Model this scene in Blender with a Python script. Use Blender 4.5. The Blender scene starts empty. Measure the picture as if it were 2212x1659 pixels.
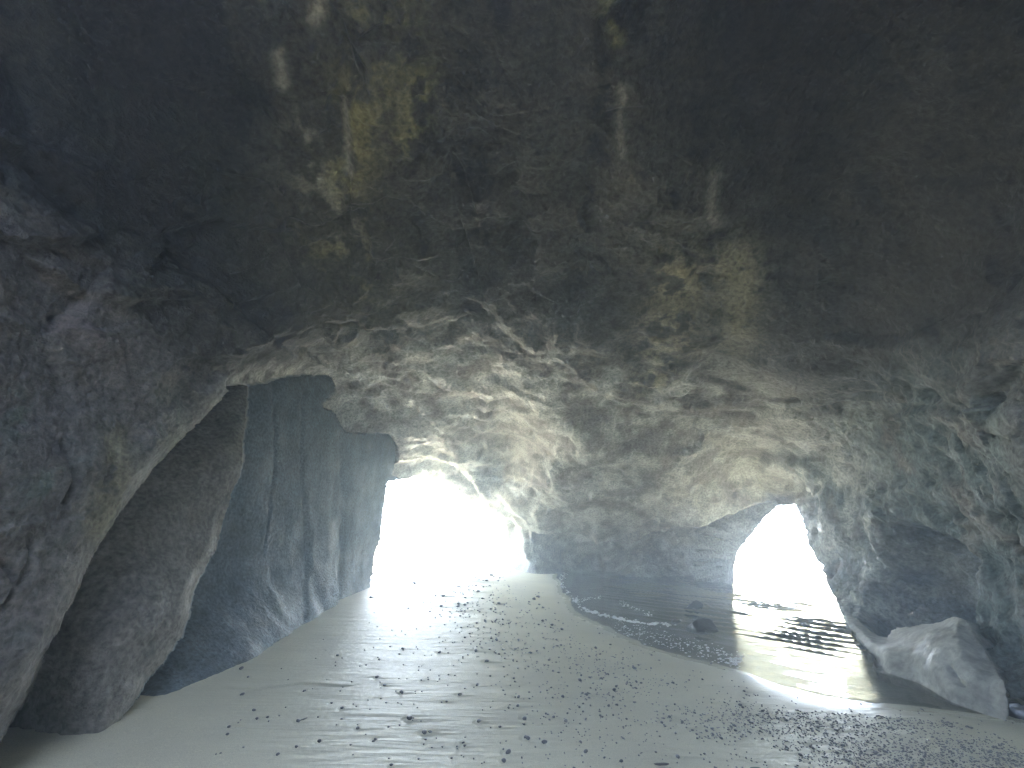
import bpy, math, random
import numpy as np
from mathutils import Vector, Matrix

# ------------------------------------------------------------------ camera, sky, sun, exposure
S = bpy.context.scene
PITCH = math.radians(21.0)
CAM_Z = 1.7
FOC = 833.0            # focal length in the units of a 2212 x 1659 picture
CU, CV = 1106.0, 829.5
cam_data = bpy.data.cameras.new("camera")
cam = bpy.data.objects.new("camera", cam_data)
S.collection.objects.link(cam)
cam.location = (0, 0, CAM_Z)
cam.rotation_euler = (math.radians(90) + PITCH, 0, 0)
cam_data.sensor_width = 36.0
cam_data.lens = 36.0 * FOC / 2212.0
cam_data.clip_start = 0.05
cam_data.clip_end = 20000
S.camera = cam

SUN_EL, SUN_AZ = math.radians(68), math.radians(28)   # azimuth from +Y towards +X
world = bpy.data.worlds.new("World")
S.world = world
world.use_nodes = True
wn = world.node_tree
sky = wn.nodes.new("ShaderNodeTexSky")
sky.sky_type = 'NISHITA'
sky.sun_disc = False
sky.sun_elevation = SUN_EL
sky.sun_rotation = SUN_AZ
sky.dust_density = 8.0
sky.ozone_density = 0.6
bg = wn.nodes["Background"]
bg.inputs[1].default_value = 0.15
wn.links.new(sky.outputs[0], bg.inputs[0])

sd = bpy.data.lights.new("sun", 'SUN')
sd.energy = 2.2
sd.angle = math.radians(0.5)
sd.color = (1.0, 0.97, 0.93)
sun = bpy.data.objects.new("sun", sd)
S.collection.objects.link(sun)
to_sun = Vector((math.sin(SUN_AZ) * math.cos(SUN_EL), math.cos(SUN_AZ) * math.cos(SUN_EL), math.sin(SUN_EL)))
sun.rotation_euler = to_sun.to_track_quat('Z', 'Y').to_euler()
sun.location = to_sun * 60

S.view_settings.view_transform = 'Standard'
S.view_settings.look = 'None'
S.view_settings.gamma = 1.0
S.view_settings.exposure = 5.2
S.render.engine = 'CYCLES'
cy = S.cycles
cy.use_denoising = True
cy.use_adaptive_sampling = False
cy.use_guiding = True
cy.guiding_training_samples = 64
try:
    cy.denoiser = 'OPENIMAGEDENOISE'
    cy.denoising_input_passes = 'RGB_ALBEDO_NORMAL'
except Exception:
    pass
cy.max_bounces = 10
cy.diffuse_bounces = 8
cy.glossy_bounces = 4
cy.transparent_max_bounces = 8
cy.volume_bounces = 6
cy.sample_clamp_indirect = 2.0
cy.caustics_reflective = False
cy.caustics_refractive = False
cy.blur_glossy = 1.0

rng = np.random.default_rng(7)
random.seed(7)

# ------------------------------------------------------------------ noise
_perm = np.random.default_rng(3).permutation(256).astype(np.int64)
_perm = np.concatenate([_perm, _perm, _perm])
_g = np.random.default_rng(4).normal(size=(256, 3))
_g /= np.linalg.norm(_g, axis=1)[:, None]
_g = _g.astype(np.float32)

def _hash(ix, iy, iz):
    return _perm[_perm[_perm[ix & 255] + (iy & 255)] + (iz & 255)]

def perlin(P):
    P = np.asarray(P, np.float32)
    I = np.floor(P).astype(np.int64)
    f = (P - I).astype(np.float32)
    u = f * f * f * (f * (f * 6 - 15) + 10)
    out = np.zeros(len(P), np.float32)
    for dx in (0, 1):
        wx = u[:, 0] if dx else 1 - u[:, 0]
        for dy in (0, 1):
            wy = u[:, 1] if dy else 1 - u[:, 1]
            for dz in (0, 1):
                wz = u[:, 2] if dz else 1 - u[:, 2]
                g = _g[_hash(I[:, 0] + dx, I[:, 1] + dy, I[:, 2] + dz)]
                d = g[:, 0] * (f[:, 0] - dx) + g[:, 1] * (f[:, 1] - dy) + g[:, 2] * (f[:, 2] - dz)
                out += wx * wy * wz * d
    return out * 1.6

def fbm(P, octs=4, gain=0.5, lac=2.03, ridged=False):
    P = np.asarray(P, np.float32)
    a, s, out = 1.0, 0.0, np.zeros(len(P), np.float32)
    for k in range(octs):
        n = perlin(P + 17.3 * k)
        if ridged:
            n = 1.0 - 2.0 * np.abs(n)
        out += a * n
        s += a
        a *= gain
        P = P * lac
    return out / s

def worley(P):
    """nearest, second nearest distances and a random number of the nearest cell"""
    P = np.asarray(P, np.float32)
    I = np.floor(P).astype(np.int64)
    f1 = np.full(len(P), 9, np.float32)
    f2 = np.full(len(P), 9, np.float32)
    cid = np.zeros(len(P), np.float32)
    cid2 = np.zeros(len(P), np.float32)
    rr = np.random.default_rng(5).random((256, 4)).astype(np.float32)
    for dx in (-1, 0, 1):
        for dy in (-1, 0, 1):
            for dz in (-1, 0, 1):
                r = rr[_hash(I[:, 0] + dx, I[:, 1] + dy, I[:, 2] + dz)]
                q = np.stack([I[:, 0] + dx, I[:, 1] + dy, I[:, 2] + dz], 1) + r[:, :3] - P
                d = np.sqrt((q * q).sum(1)).astype(np.float32)
                near = d < f1
                n2 = ~near & (d < f2)
                cid2 = np.where(near, cid, np.where(n2, r[:, 3], cid2))
                f2 = np.where(near, f1, np.minimum(f2, d))
                cid = np.where(near, r[:, 3], cid)
                f1 = np.where(near, d, f1)
    w = 0.5 * (1 - np.clip((f2 - f1) / 0.10, 0, 1)) ** 2
    return f1, f2, cid * (1 - w) + cid2 * w

def smooth(a, b, x):
    t = np.clip((x - a) / (b - a), 0, 1)
    return t * t * (3 - 2 * t)

# ------------------------------------------------------------------ view geometry
cp, sp = math.cos(PITCH), math.sin(PITCH)
CAM = np.array([0, 0, CAM_Z])
BR, BU, BF = np.array([1., 0, 0]), np.array([0, -sp, cp]), np.array([0, cp, sp])

def ray(u, v):
    return BF + (u - CU) / FOC * BR + (CV - v) / FOC * BU

def on_ground(u, v, z=0.0):
    d = ray(u, v)
    return CAM + d * ((z - CAM_Z) / d[2])

def pix2ae(p):
    p = np.asarray(p, float)
    x, y = (p[:, 0] - CU) / FOC, (CV - p[:, 1]) / FOC
    h = np.hypot(x, y) + 1e-9
    k = np.arctan(h) / h
    return np.stack([x * k, y * k], 1)

def densify(poly, step=6.0, closed=True, wob=0.0, seed=0):
    poly = [np.array(p, float) for p in poly]
    out = []
    n = len(poly) if closed else len(poly) - 1
    for i in range(n):
        a, b = poly[i], poly[(i + 1) % len(poly)]
        m = max(1, int(np.hypot(*(b - a)) / step))
        for k in range(m):
            out.append(a + (b - a) * k / m)
    if not closed:
        out.append(poly[-1])
    out = np.array(out)
    if wob:
        q = np.column_stack([out * 0.035, np.full(len(out), seed * 3.1)])
        q2 = np.column_stack([out * 0.12, np.full(len(out), seed * 5.1 + 9)])
        out[:, 0] += wob * (perlin(q) + 0.5 * perlin(q2) + 0.4 * perlin(q2 * 2.7))
        out[:, 1] += wob * (perlin(q + 31.7) + 0.5 * perlin(q2 + 31.7) + 0.4 * perlin(q2 * 2.7 + 31.7))
    return out

def chaikin(pts, n=2, closed=False):
    pts = np.array(pts, float)
    for _ in range(n):
        a = pts if closed else pts[:-1]
        b = np.roll(pts, -1, 0) if closed else pts[1:]
        q = np.empty((2 * len(a), 2))
        q[0::2] = 0.75 * a + 0.25 * b
        q[1::2] = 0.25 * a + 0.75 * b
        pts = q if closed else np.vstack([pts[:1], q, pts[-1:]])
    return pts

def inside(poly, P):
    x, y = P[:, 0], P[:, 1]
    c = np.zeros(len(P), bool)
    bx0, by0 = poly.min(0); bx1, by1 = poly.max(0)
    idx = np.where((x >= bx0) & (x <= bx1) & (y >= by0) & (y <= by1))[0]
    xx, yy = x[idx], y[idx]
    r = np.zeros(len(idx), bool)
    for i in range(len(poly)):
        x1, y1 = poly[i]; x2, y2 = poly[i - 1]
        if y1 == y2:
            continue
        r ^= ((y1 > yy) != (y2 > yy)) & (xx < (x2 - x1) * (yy - y1) / (y2 - y1) + x1)
    c[idx] = r
    return c

def seg_near(line, P, rad):
    """distance to a polyline, nearest point and side (+ = left of travel); only within rad"""
    D = np.full(len(P), 1e9); N = P.copy(); SD = np.ones(len(P))
    for i in range(len(line) - 1):
        a, b = line[i], line[i + 1]
        lo, hi = np.minimum(a, b) - rad, np.maximum(a, b) + rad
        idx = np.where((P[:, 0] > lo[0]) & (P[:, 0] < hi[0]) & (P[:, 1] > lo[1]) & (P[:, 1] < hi[1]))[0]
        if not len(idx):
            continue
        ab = b - a
        q = P[idx]
        t = np.clip(((q - a) @ ab) / (ab @ ab + 1e-12), 0, 1)
        n = a + t[:, None] * ab
        d = np.hypot(*(q - n).T)
        m = d < D[idx]
        j = idx[m]
        D[j] = d[m]; N[j] = n[m]
        cr = ab[0] * (q[:, 1] - a[1]) - ab[1] * (q[:, 0] - a[0])
        SD[j] = np.where(cr[m] >= 0, 1, -1)
    return D, N, SD

# ------------------------------------------------------------------ depth fields (inverse distance over view directions)
class Field:
    def __init__(self, pts, c=0.10, reg=1e-4):
        d, q = [], []
        for p in pts:
            if len(p) == 4 and p[0] == 'D':           # world direction, distance
                v = np.array(p[1], float); v /= np.linalg.norm(v)
                d.append(v); q.append(1 / p[2]); continue
            u, v_, (kind, val) = p
            r = ray(u, v_)
            if kind == 't': t = val
            elif kind == 'z': t = (val - CAM_Z) / r[2]
            elif kind == 'x': t = val / r[0]
            L = np.linalg.norm(r)
            d.append(r / L); q.append(1 / (t * L))
        self.d = np.array(d); self.q = np.array(q); self.c = c
        n = len(d)
        K = self.k(self.d, self.d) + reg * np.eye(n)
        A = np.zeros((n + 4, n + 4))
        A[:n, :n] = K
        A[:n, n] = 1; A[n, :n] = 1
        A[:n, n + 1:] = self.d; A[n + 1:, :n] = self.d.T
        b = np.concatenate([self.q, np.zeros(4)])
        w = np.linalg.lstsq(A, b, rcond=1e-10)[0]
        self.w, self.p = w[:n], w[n:]
    def k(self, a, b):
        dd = ((a[:, None, :] - b[None]) ** 2).sum(-1)
        return -np.sqrt(dd + self.c ** 2)
    def __call__(self, d):
        out = np.empty(len(d))
        for i in range(0, len(d), 20000):
            s = d[i:i + 20000]
            out[i:i + 20000] = self.k(s, self.d) @ self.w + self.p[0] + s @ self.p[1:]
        return 1.0 / np.clip(out, 0.028, 1.2)

T = lambda v: ('t', v)
Z = lambda v: ('z', v)
X = lambda v: ('x', v)
MAIN = [
 # roof
 (1106,0,Z(6.2)),(700,0,Z(6.2)),(300,0,Z(5.8)),(0,0,Z(5.2)),(1600,0,Z(6.2)),(2212,0,Z(5.6)),
 (1106,300,Z(6.0)),(700,300,Z(5.9)),(300,300,Z(5.0)),(0,300,X(-3.6)),(1600,300,Z(6.0)),(2212,300,X(4.6)),
 (1106,600,Z(5.7)),(850,600,Z(5.5)),(600,600,Z(4.9)),(350,600,X(-3.3)),(0,600,X(-3.4)),(1400,600,Z(5.6)),
 (1700,600,Z(5.3)),(2000,600,X(4.9)),(2212,600,X(4.8)),
 (1106,750,Z(5.35)),(800,740,Z(5.2)),(600,750,T(5.5)),(1400,750,Z(5.2)),(1700,750,Z(4.7)),(2000,750,X(5.2)),(2212,750,X(4.9)),
 (1106,900,Z(4.95)),(850,900,T(11.1)),(720,830,T(9.0)),(1400,900,Z(4.5)),(1650,900,Z(4.2)),(1900,900,X(6.0)),(2212,900,X(5.0)),
 (860,1012,T(13.3)),(918,1018,T(15.2)),(950,960,T(13.2)),(1106,1000,Z(4.4)),(1300,1000,T(12)),(1500,1000,T(12)),(1300,1060,T(13.6)),(1500,1060,T(13.0)),(1150,1050,T(14.4)),(1300,1130,T(15.6)),(1500,1130,T(14.4)),(1650,1000,T(12)),
 (1750,1000,T(9.5)),(1900,1000,T(7)),(2100,1000,T(4.6)),(2212,1000,T(3.9)),
 (984,1055,T(16.8)),(1020,1100,T(18.5)),(1080,1100,T(17)),(1150,1100,T(15.6)),(1300,1100,T(14.6)),(1500,1100,T(13.8)),(1600,1080,T(13.2)),
 (1680,1075,T(13)),(1728,1088,T(12)),(1748,1120,T(10.6)),(1800,1100,T(8.8)),(1900,1100,T(7)),(2100,1100,T(4.9)),(2212,1100,T(4.1)),
 (1050,1170,T(24)),(1085,1205,T(20)),(1110,1190,T(18)),(1200,1200,T(17.6)),(1400,1200,T(16.6)),(1300,1160,T(17.2)),(1500,1160,T(15.6)),(1580,1200,T(13.6)),(1586,1268,T(12.7)),
 (1400,1250,T(15)),(1200,1235,T(16.8)),
 (1777,1230,T(9.3)),(1812,1306,T(7.6)),(1850,1372,T(6.3)),(1898,1435,T(5.2)),(1850,1200,T(7.9)),(2000,1200,T(5.9)),(2000,1330,T(5.6)),
 (2212,1200,T(4.3)),(2150,1300,T(4.6)),(2212,1350,T(4.2)),(2212,1500,T(3.9)),(2100,1600,T(4.4)),
 # left near wall
 (0,900,X(-3.3)),(300,800,X(-3.3)),(200,1100,T(2.9)),(450,850,T(4.15)),(0,1300,T(2.35)),(100,1400,T(2.55)),(180,1250,T(2.85)),
 (330,1010,T(3.5)),(540,780,T(5.0)),(0,1600,T(2.35)),
 # below the sand
 (1200,1420,T(15)),(1500,1450,T(12)),(800,1450,T(14)),
 # over and behind the camera
 ('D',(0,0,1),4.6,0),('D',(0,-.6,1),5.0,0),('D',(0,-1,.6),6.0,0),('D',(0,-1,0),7.5,0),('D',(-1,0,.1),3.3,0),('D',(-1,-.7,.1),4.4,0),
 ('D',(-1,-.6,.9),5.2,0),('D',(1,-.6,.9),5.8,0),('D',(1,0,.1),5.0,0),('D',(1,-.7,.1),6.0,0),('D',(0,-.2,-1),7,0),('D',(-1,0,-.6),4.2,0),
 ('D',(1,0,-.6),6,0),('D',(0,-1,-.5),8,0),('D',(.3,.6,-1),9,0),('D',(-1,.2,1.2),5.4,0),('D',(1,.2,1.2),5.9,0),
]
RIB = [(560,850,T(6.2)),(480,900,T(5.7)),(520,950,T(5.5)),(400,1000,T(4.7)),(300,1120,T(3.95)),(300,1300,T(3.5)),(200,1500,T(3.08)),(470,1180,T(4.75)),
       (400,1360,T(3.85)),(290,1510,T(3.3)),(200,1600,T(2.98)),(100,1600,T(3.0)),(250,1659,T(3.0)),(520,860,T(6.1))]
PIL = [(600,850,T(7.4)),(540,1100,T(6.35)),(420,1380,T(4.6)),(500,1450,T(4.45)),(640,1370,T(6.2)),(700,1000,T(8.9)),(700,1200,T(8.5)),
       (735,1300,T(8.7)),(800,1270,T(10.9)),(830,1040,T(12.2)),(812,1185,T(11.4)),(760,920,T(10.2)),(690,830,T(9.0)),(290,1510,T(3.65)),(300,1600,T(3.3)),
       (150,1600,T(3.4)),(780,1100,T(10.6)),(400,1100,T(5.2)),(850,970,T(13))]
BLD = [(1823,1319,T(7.0)),(1886,1403,T(5.45)),(1903,1446,T(5.1)),(1975,1475,T(4.7)),(2082,1506,T(4.05)),(2176,1536,T(3.72)),(2171,1470,T(3.85)),
       (2118,1394,T(4.2)),(2070,1325,T(4.75)),(1979,1352,T(5.5)),(1920,1372,T(5.7)),(1870,1352,T(6.2)),(2060,1430,T(4.35)),(1960,1420,T(5.0)),(2050,1600,T(4.0))]

RIM_BC = [(-400,2300),(-120,1800),(0,1602),(22,1560),(92,1420),(152,1308),(187,1218),(232,1140),(292,1058),(347,985),(402,930),(440,885),(456,848),(482,836),(522,829),
          (562,826),(612,813),(652,808),(692,806),(715,815),(728,840),(712,858),(694,872),(702,882),(722,886),(732,905),(748,934),(790,936),(826,930),(848,940),
          (862,975),(856,1002),(846,1020),(856,1030),(872,1060),(862,1099),(858,1153),(850,1186),(842,1233),(836,1275),(820,1500),(760,2300)]
RIB_EDGE = [(536,828),(534,850),(531,900),(521,960),(526,1000),(506,1050),(482,1120),(471,1180),(432,1240),(413,1290),(406,1340),(381,1390),(332,1450),(290,1512),
            (240,1575),(200,1650),(120,1900),(0,2300)]
HOLE1 = [(838,1036),(846,1040),(874,1031),(895,1029),(918,1026),(951,1043),(981,1061),(1005,1099),(1023,1129),(1034,1166),(1067,1170),(1082,1205),(1085,1300),(1000,1420),
         (792,1400),(797,1270),(804,1233),(813,1186),(823,1153),(828,1099),(832,1052)]
HOLE2 = [(1683,1093),(1700,1091),(1721,1091),(1729,1105),(1739,1143),(1749,1181),(1777,1230),(1794,1271),(1812,1306),(1823,1338),(1850,1372),(1885,1414),(1899,1436),
         (1905,1500),(1850,1600),(1600,1500),(1588,1330),(1586,1268),(1588,1216),(1600,1188),(1624,1157),(1649,1126)]
BOULD = [(1823,1336),(1840,1330),(1859,1343),(1881,1365),(1905,1378),(1921,1376),(1925,1356),(1979,1351),(2030,1346),(2056,1332),(2076,1334),(2096,1352),(2118,1394),(2145,1440),(2171,1475),
         (2177,1533),(2172,1620),(2100,1800),(1900,1700),(1899,1436),(1885,1414),(1850,1372)]
HOLLOW = [(1895,1118),(1939,1122),(1993,1131),(2095,1194),(2090,1287),(2060,1345),(1979,1420),(1917,1420),(1872,1400),(1841,1310),(1868,1269),(1899,1180)]

# ------------------------------------------------------------------ the grid of view directions
def axis(lim, step, far):
    n = int(lim / step)
    core = np.arctan(np.arange(-n, n + 1) * step)
    e = core[-1]
    m = 34
    k = np.linspace(0, 1, m + 1)[1:]
    tail = e + (far - e) * (0.25 * k + 0.75 * k ** 2)
    return np.concatenate([-tail[::-1], core, tail])
GSTEP = 2.9 / 833.0
ga, gb = axis(1.44, GSTEP, 3.1), axis(1.10, GSTEP, 3.1)
NA, NB = len(ga), len(gb)
A_, B_ = np.meshgrid(ga, gb)
AE = np.stack([A_.ravel(), B_.ravel()], 1)

def pp(poly, wob=0.0, seed=0, closed=True, sm=1):
    q = chaikin(poly, sm, closed) if sm else np.array(poly, float)
    return densify(q, 5.0, closed, wob, seed)
rim_px = pp(RIM_BC, 3.0, 1)
hole1_px, hole2_px = pp(HOLE1, 3.2, 2), pp(HOLE2, 2.0, 3, True, 0)
ribedge_px = pp(RIB_EDGE, 4.0, 4, closed=False)
bould_px = pp(BOULD, 3.0, 5)
rim, hole1, hole2, ribedge, bould = map(pix2ae, (rim_px, hole1_px, hole2_px, ribedge_px, bould_px))
rib_poly = np.vstack([pix2ae(np.array([(-600., 2300.)])), pix2ae(np.array([(-600., 700.), (500., 700.)])), ribedge])

# pull grid points onto the outlines so that the edges run clean
cell2 = np.stack([GSTEP * np.cos(AE[:, 0]) ** 2, GSTEP * np.cos(AE[:, 1]) ** 2], 1)
dense = (np.abs(A_) < 0.955).ravel() & (np.abs(B_) < 0.82).ravel()
snap = np.zeros(len(AE), int)
for k, line in ((5, bould), (2, hole1), (3, hole2), (4, ribedge), (1, rim)):
    ln = line if k == 4 else np.vstack([line, line[:1]])
    D, N, _ = seg_near(ln, AE, GSTEP)
    e = (N - AE) / cell2
    m = (D < GSTEP) & (np.hypot(e[:, 0], e[:, 1]) < 0.58) & (snap == 0) & dense
    AE[m] = N[m]
    snap[m] = k
RHO = np.hypot(AE[:, 0], AE[:, 1]) + 1e-9
valid = RHO < 3.06
rc = np.minimum(RHO, 3.1)
DIR = np.cos(rc)[:, None] * BF + (np.sin(rc) / RHO * AE[:, 0])[:, None] * BR + (np.sin(rc) / RHO * AE[:, 1])[:, None] * BU
front = RHO < 1.35
tr = np.tan(np.minimum(RHO, 1.35)) / RHO
U = np.where(front, CU + FOC * tr * AE[:, 0], -9999)
V = np.where(front, CV - FOC * tr * AE[:, 1], -9999)
UV = np.stack([U, V], 1)

in_bc = inside(rim, AE) & (snap != 1)
in_rib = inside(rib_poly, AE) | (snap == 4)
region = np.zeros(len(AE), int)
region[in_bc] = 2
region[in_bc & in_rib] = 1
region[(inside(bould, AE) | (snap == 5)) & (region == 0)] = 3
# ------------------------------------------------------------------ rock shapes
F0, FB, FC, FD = Field(MAIN), Field(RIB), Field(PIL), Field(BLD)
r0 = F0(DIR)

def line_px(pts, rad):
    ln = densify(chaikin(pts, 2), 6.0, False, 3.0, len(pts))
    D, _, SD = seg_near(ln, UV, rad)
    return D, SD

# broad forms on the roof and walls: (polyline, kind, size in m, width in px)
STEPS = [
 ([(368,525),(400,492),(470,486),(550,490),(600,497),(642,512)], 0.15, 50),
 ([(366,522),(430,582),(500,652),(560,705),(640,765),(672,772)], -0.16, 70),
 ([(470,835),(500,790),(560,742),(640,728),(700,694),(760,700),(832,702),(900,720),(1000,690)], 0.30, 120),
 ([(1055,665),(1075,715),(1120,745),(1165,765),(1225,800),(1285,845),(1400,878),(1490,892),(1600,884),(1720,868)], 0.34, 150),
 ([(960,610),(985,620),(1000,596)], 0.12, 40),
 ([(700,0),(745,60),(760,130),(790,180),(742,212),(752,290),(757,370)], 0.16, 80),
 ([(1700,1000),(1655,985),(1635,1030),(1690,1075)], 0.2, 60),
 ([(2140,885),(2060,890),(1980,880),(1930,900)], 0.12, 60),
 ([(2160,860),(2190,820),(2212,790)], 0.25, 60),
 ([(1990,716),(1930,740),(1880,735),(1820,720)], 0.13, 60),
 ([(950,985),(1010,985),(1080,1010),(1130,1060)], 0.18, 60),
 ([(850,1000),(890,1000),(960,990),(1010,1030),(1050,1090),(1085,1150)], 0.25, 50),
 ([(0,310),(80,330),(135,365),(200,430),(218,452)], 0.12, 50),
 ([(70,520),(130,522),(200,510)], 0.10, 50),
 ([(130,590),(200,640),(300,657),(372,648)], 0.09, 60),
 ([(700,872),(760,860),(830,858),(900,880)], 0.16, 50),
 ([(1082,1105),(1130,1148),(1200,1136),(1290,1150),(1340,1166),(1400,1142),(1500,1122),(1570,1110)], 0.8, 70),
]
GROOVES = [
 ([(150,955),(178,1010),(187,1040),(165,1082)], 0.10, 7),
 ([(0,1210),(34,1220),(50,1250),(42,1290),(8,1330)], 0.09, 7),
 ([(80,1160),(92,1192),(60,1262)], 0.06, 6),
 ([(300,657),(372,648)], 0.07, 5),
 ([(700,0),(745,60),(760,130),(790,180)], 0.14, 9),
 ([(742,212),(752,290),(757,370)], 0.08, 8),
 ([(560,705),(640,765)], 0.10, 8),
 ([(0,770),(22,764)], 0.09, 5),
 ([(55,815),(85,790)], 0.08, 6),
 ([(65,330),(140,420),(200,455)], 0.22, 18),
 ([(1292,1140),(1303,1180),(1310,1212)], -0.7, 9),
 ([(1088,1130),(1096,1165),(1090,1200)], -0.6, 6),
 ([(1118,1150),(1128,1180),(1134,1205)], -0.5, 6),
]
push = np.zeros(len(AE))        # + = further from the room centre (recessed)
for pts, s, w in STEPS:
    D, SD = line_px(pts, w * 2.5)
    e = np.exp(-(D / w) ** 1.3)
    push += s * e * SD * np.minimum(1, D / (4.0 + 0.09 * w)) * (D < w * 2.5) * 0.5
for pts, s, w in GROOVES:
    D, SD = line_px(pts, w * 3)
    push += 0.5 * s * np.exp(-(D / w) ** 2)
# hollow in the right wall above the pale boulder
hol = pix2ae(pp(HOLLOW, 5.0, 6))
D, N, SD = seg_near(np.vstack([hol, hol[:1]]), AE, 0.2)
ih = inside(hol, AE)
dd = np.where(ih, np.minimum(D, 0.2), 0)
push += np.where(ih, 1.15 * (1 - np.exp(-dd / 0.018)), 0) * smooth(0, 0.02, dd + 0.004)
# main wall turns away at the bright lip of the left recess
turn = np.zeros(len(AE))
fadeh = np.ones(len(AE))
for h in (hole1, hole2):
    Dh, _, _ = seg_near(np.vstack([h, h[:1]]), AE, 0.09)
    fadeh = np.minimum(fadeh, smooth(0.002, 0.045, Dh))
push *= fadeh
D, N, SD = seg_near(np.vstack([rim, rim[:1]]), AE, 0.06)
d_rim = np.where(region == 0, D, 9)
lipw = 0.006 + 0.030 * smooth(980, 810, V)
turn += np.where(V < 1500, 0.55 * np.exp(-(d_rim / (1.6 * lipw)) ** 2), 0) * smooth(200, 480, U) * smooth(830, 700, U)
turn += 0.12 * np.exp(-(d_rim / 0.010) ** 2) * smooth(480, 200, U)
d_edge = D.copy()
for h in (hole1, hole2):
    Dh, _, _ = seg_near(np.vstack([h, h[:1]]), AE, 0.09)
    d_edge = np.minimum(d_edge, Dh)
De, _, _ = seg_near(ribedge, AE, 0.09)
Db, _, _ = seg_near(np.vstack([bould, bould[:1]]), AE, 0.09)
fade = smooth(0.0, 0.05, d_edge)      # outlines keep their place

def surf_normals(P):
    G = P.reshape(NB, NA, 3)
    n = np.cross(np.gradient(G, axis=1), np.gradient(G, axis=0)).reshape(-1, 3)
    n /= np.linalg.norm(n, axis=1)[:, None] + 1e-12
    toc = ((CAM - P) * n).sum(1)
    n[toc < 0] *= -1
    return n

def rock0(P, far, right, left):
    """height above the smooth wall, metres, + = into the room"""
    Pw = P + 0.35 * np.stack([perlin(P * 0.9), perlin(P * 0.9 + 11), perlin(P * 0.9 + 23)], 1)
    h = 0.34 * fbm(P * 0.42, 3) * fade
    # flaked plates: blocks of random height with sharp edges
    st = np.array([1.0, 1.25, 1.5])
    f1, f2, c = worley(Pw * 0.85 * st)
    flake = c - 0.5
    g1, g2, c2 = worley(Pw * 2.3 * st + 5)
    flake2 = c2 - 0.5
    patch = smooth(-0.15, 0.35, perlin(P * 0.33 + 40))
    lf = (1 - 0.75 * left) * (1 - 0.65 * smooth(1.5, 3.5, P[:, 0]) * smooth(3.6, 4.6, P[:, 2]) * smooth(8, 5, P[:, 1]))
    h += (0.15 * flake + 0.085 * flake2 * (0.35 + patch)) * (1 - 0.75 * right) * lf * (0.25 + 0.75 * fade)
    # crumpled crests running along the roof, strongest over the lit far roof
    q = Pw * np.array([1.4, 4.6, 3.6])
    rid = fbm(q, 5, 0.55, ridged=True)
    h += (0.005 + 0.032 * far) * rid * (1 - 0.6 * right) * (1 - 0.5 * left)
    h += (0.055 - 0.022 * left) * fbm(P * 2.4, 6, 0.6)
    # honeycomb pits of the right wall
    m = right > 0.02
    if m.any():
        Pm = Pw[m] * np.array([1.0, 1.0, 1.0])
        p1, p2, _ = worley(Pm * 2.6)
        k1, k2, _ = worley(Pm * 5.5 + 3)
        pit = -0.12 * smooth(0.52, 0.10, p1) - 0.06 * smooth(0.5, 0.1, k1)
        h[m] += right[m] * (pit + 0.05 * fbm(P[m] * 5, 4))
    h += 0.020 * fbm(P * 9.0, 3) + 0.008 * fbm(P * 24.0, 2)
    m = far > 0.02
    if m.any():
        qm = Pw[m] * np.array([3.2, 11.0, 8.0])
        h[m] += 0.034 * far[m] * fbm(qm, 3, 0.6, ridged=True) * (1 - 0.5 * right[m])
    return h

P0 = CAM + DIR * r0[:, None]
n0 = surf_normals(P0)
P0 = P0 - n0 * push[:, None] + DIR * turn[:, None]
n0s = n0
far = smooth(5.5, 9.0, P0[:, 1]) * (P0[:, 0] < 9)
right = smooth(0, 1, (P0[:, 0] - 4.6) / 1.0) * smooth(4.3, 3.2, P0[:, 2]) * front * smooth(13.0, 10.5, P0[:, 1])
right *= np.where(ih & (dd > 0.01), 0.12, 1.0)
left = smooth(-2.2, -3.0, P0[:, 0]) * smooth(4.6, 3.4, P0[:, 2]) * front * (P0[:, 1] < 8) * smooth(840, 980, V + 0.25 * (540 - U))
P0 = P0 + n0s * rock0(P0, far, right, left)[:, None]

def layer(F, idx_mask, height):
    """one of the nearer rock masses, worked out only where it stands"""
    P = np.full((len(AE), 3), np.nan)
    j = np.where(idx_mask)[0]
    R = F(DIR[j])
    base = CAM + DIR[j] * R[:, None]
    e = 1e-3                       # normal of the smooth shape by finite differences of direction
    t1 = np.cross(DIR[j], np.array([0, 0, 1.0])); t1 /= np.linalg.norm(t1, axis=1)[:, None] + 1e-9
    t2 = np.cross(DIR[j], t1)
    da = DIR[j] + e * t1; da /= np.linalg.norm(da, axis=1)[:, None]
    db = DIR[j] + e * t2; db /= np.linalg.norm(db, axis=1)[:, None]
    n = np.cross(CAM + da * F(da)[:, None] - base, CAM + db * F(db)[:, None] - base)
    n /= np.linalg.norm(n, axis=1)[:, None] + 1e-15
    n[((CAM - base) * n).sum(1) < 0] *= -1
    hh, tt = height(base, j)
    P[j] = base + n * hh[:, None] + DIR[j] * tt[:, None]
    return P

def h_rib(P, j):
    d = np.minimum(De[j], 0.2)
    h = 0.10 * fbm(P * 0.8, 3) + 0.05 * fbm(P * 2.2, 6, 0.58) + 0.02 * fbm(P * 8, 4)
    g1, g2, c2 = worley(P * 1.3)
    h += 0.04 * (c2 - 0.5)
    k1, k2, _ = worley(P * 4.0)
    h -= 0.03 * smooth(0.35, 0.1, k1) * smooth(0, 0.4, perlin(P * 0.9 + 7))
    return h * smooth(-0.004, 0.016, d), 0.10 * np.exp(-(d / 0.010) ** 2)

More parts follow.
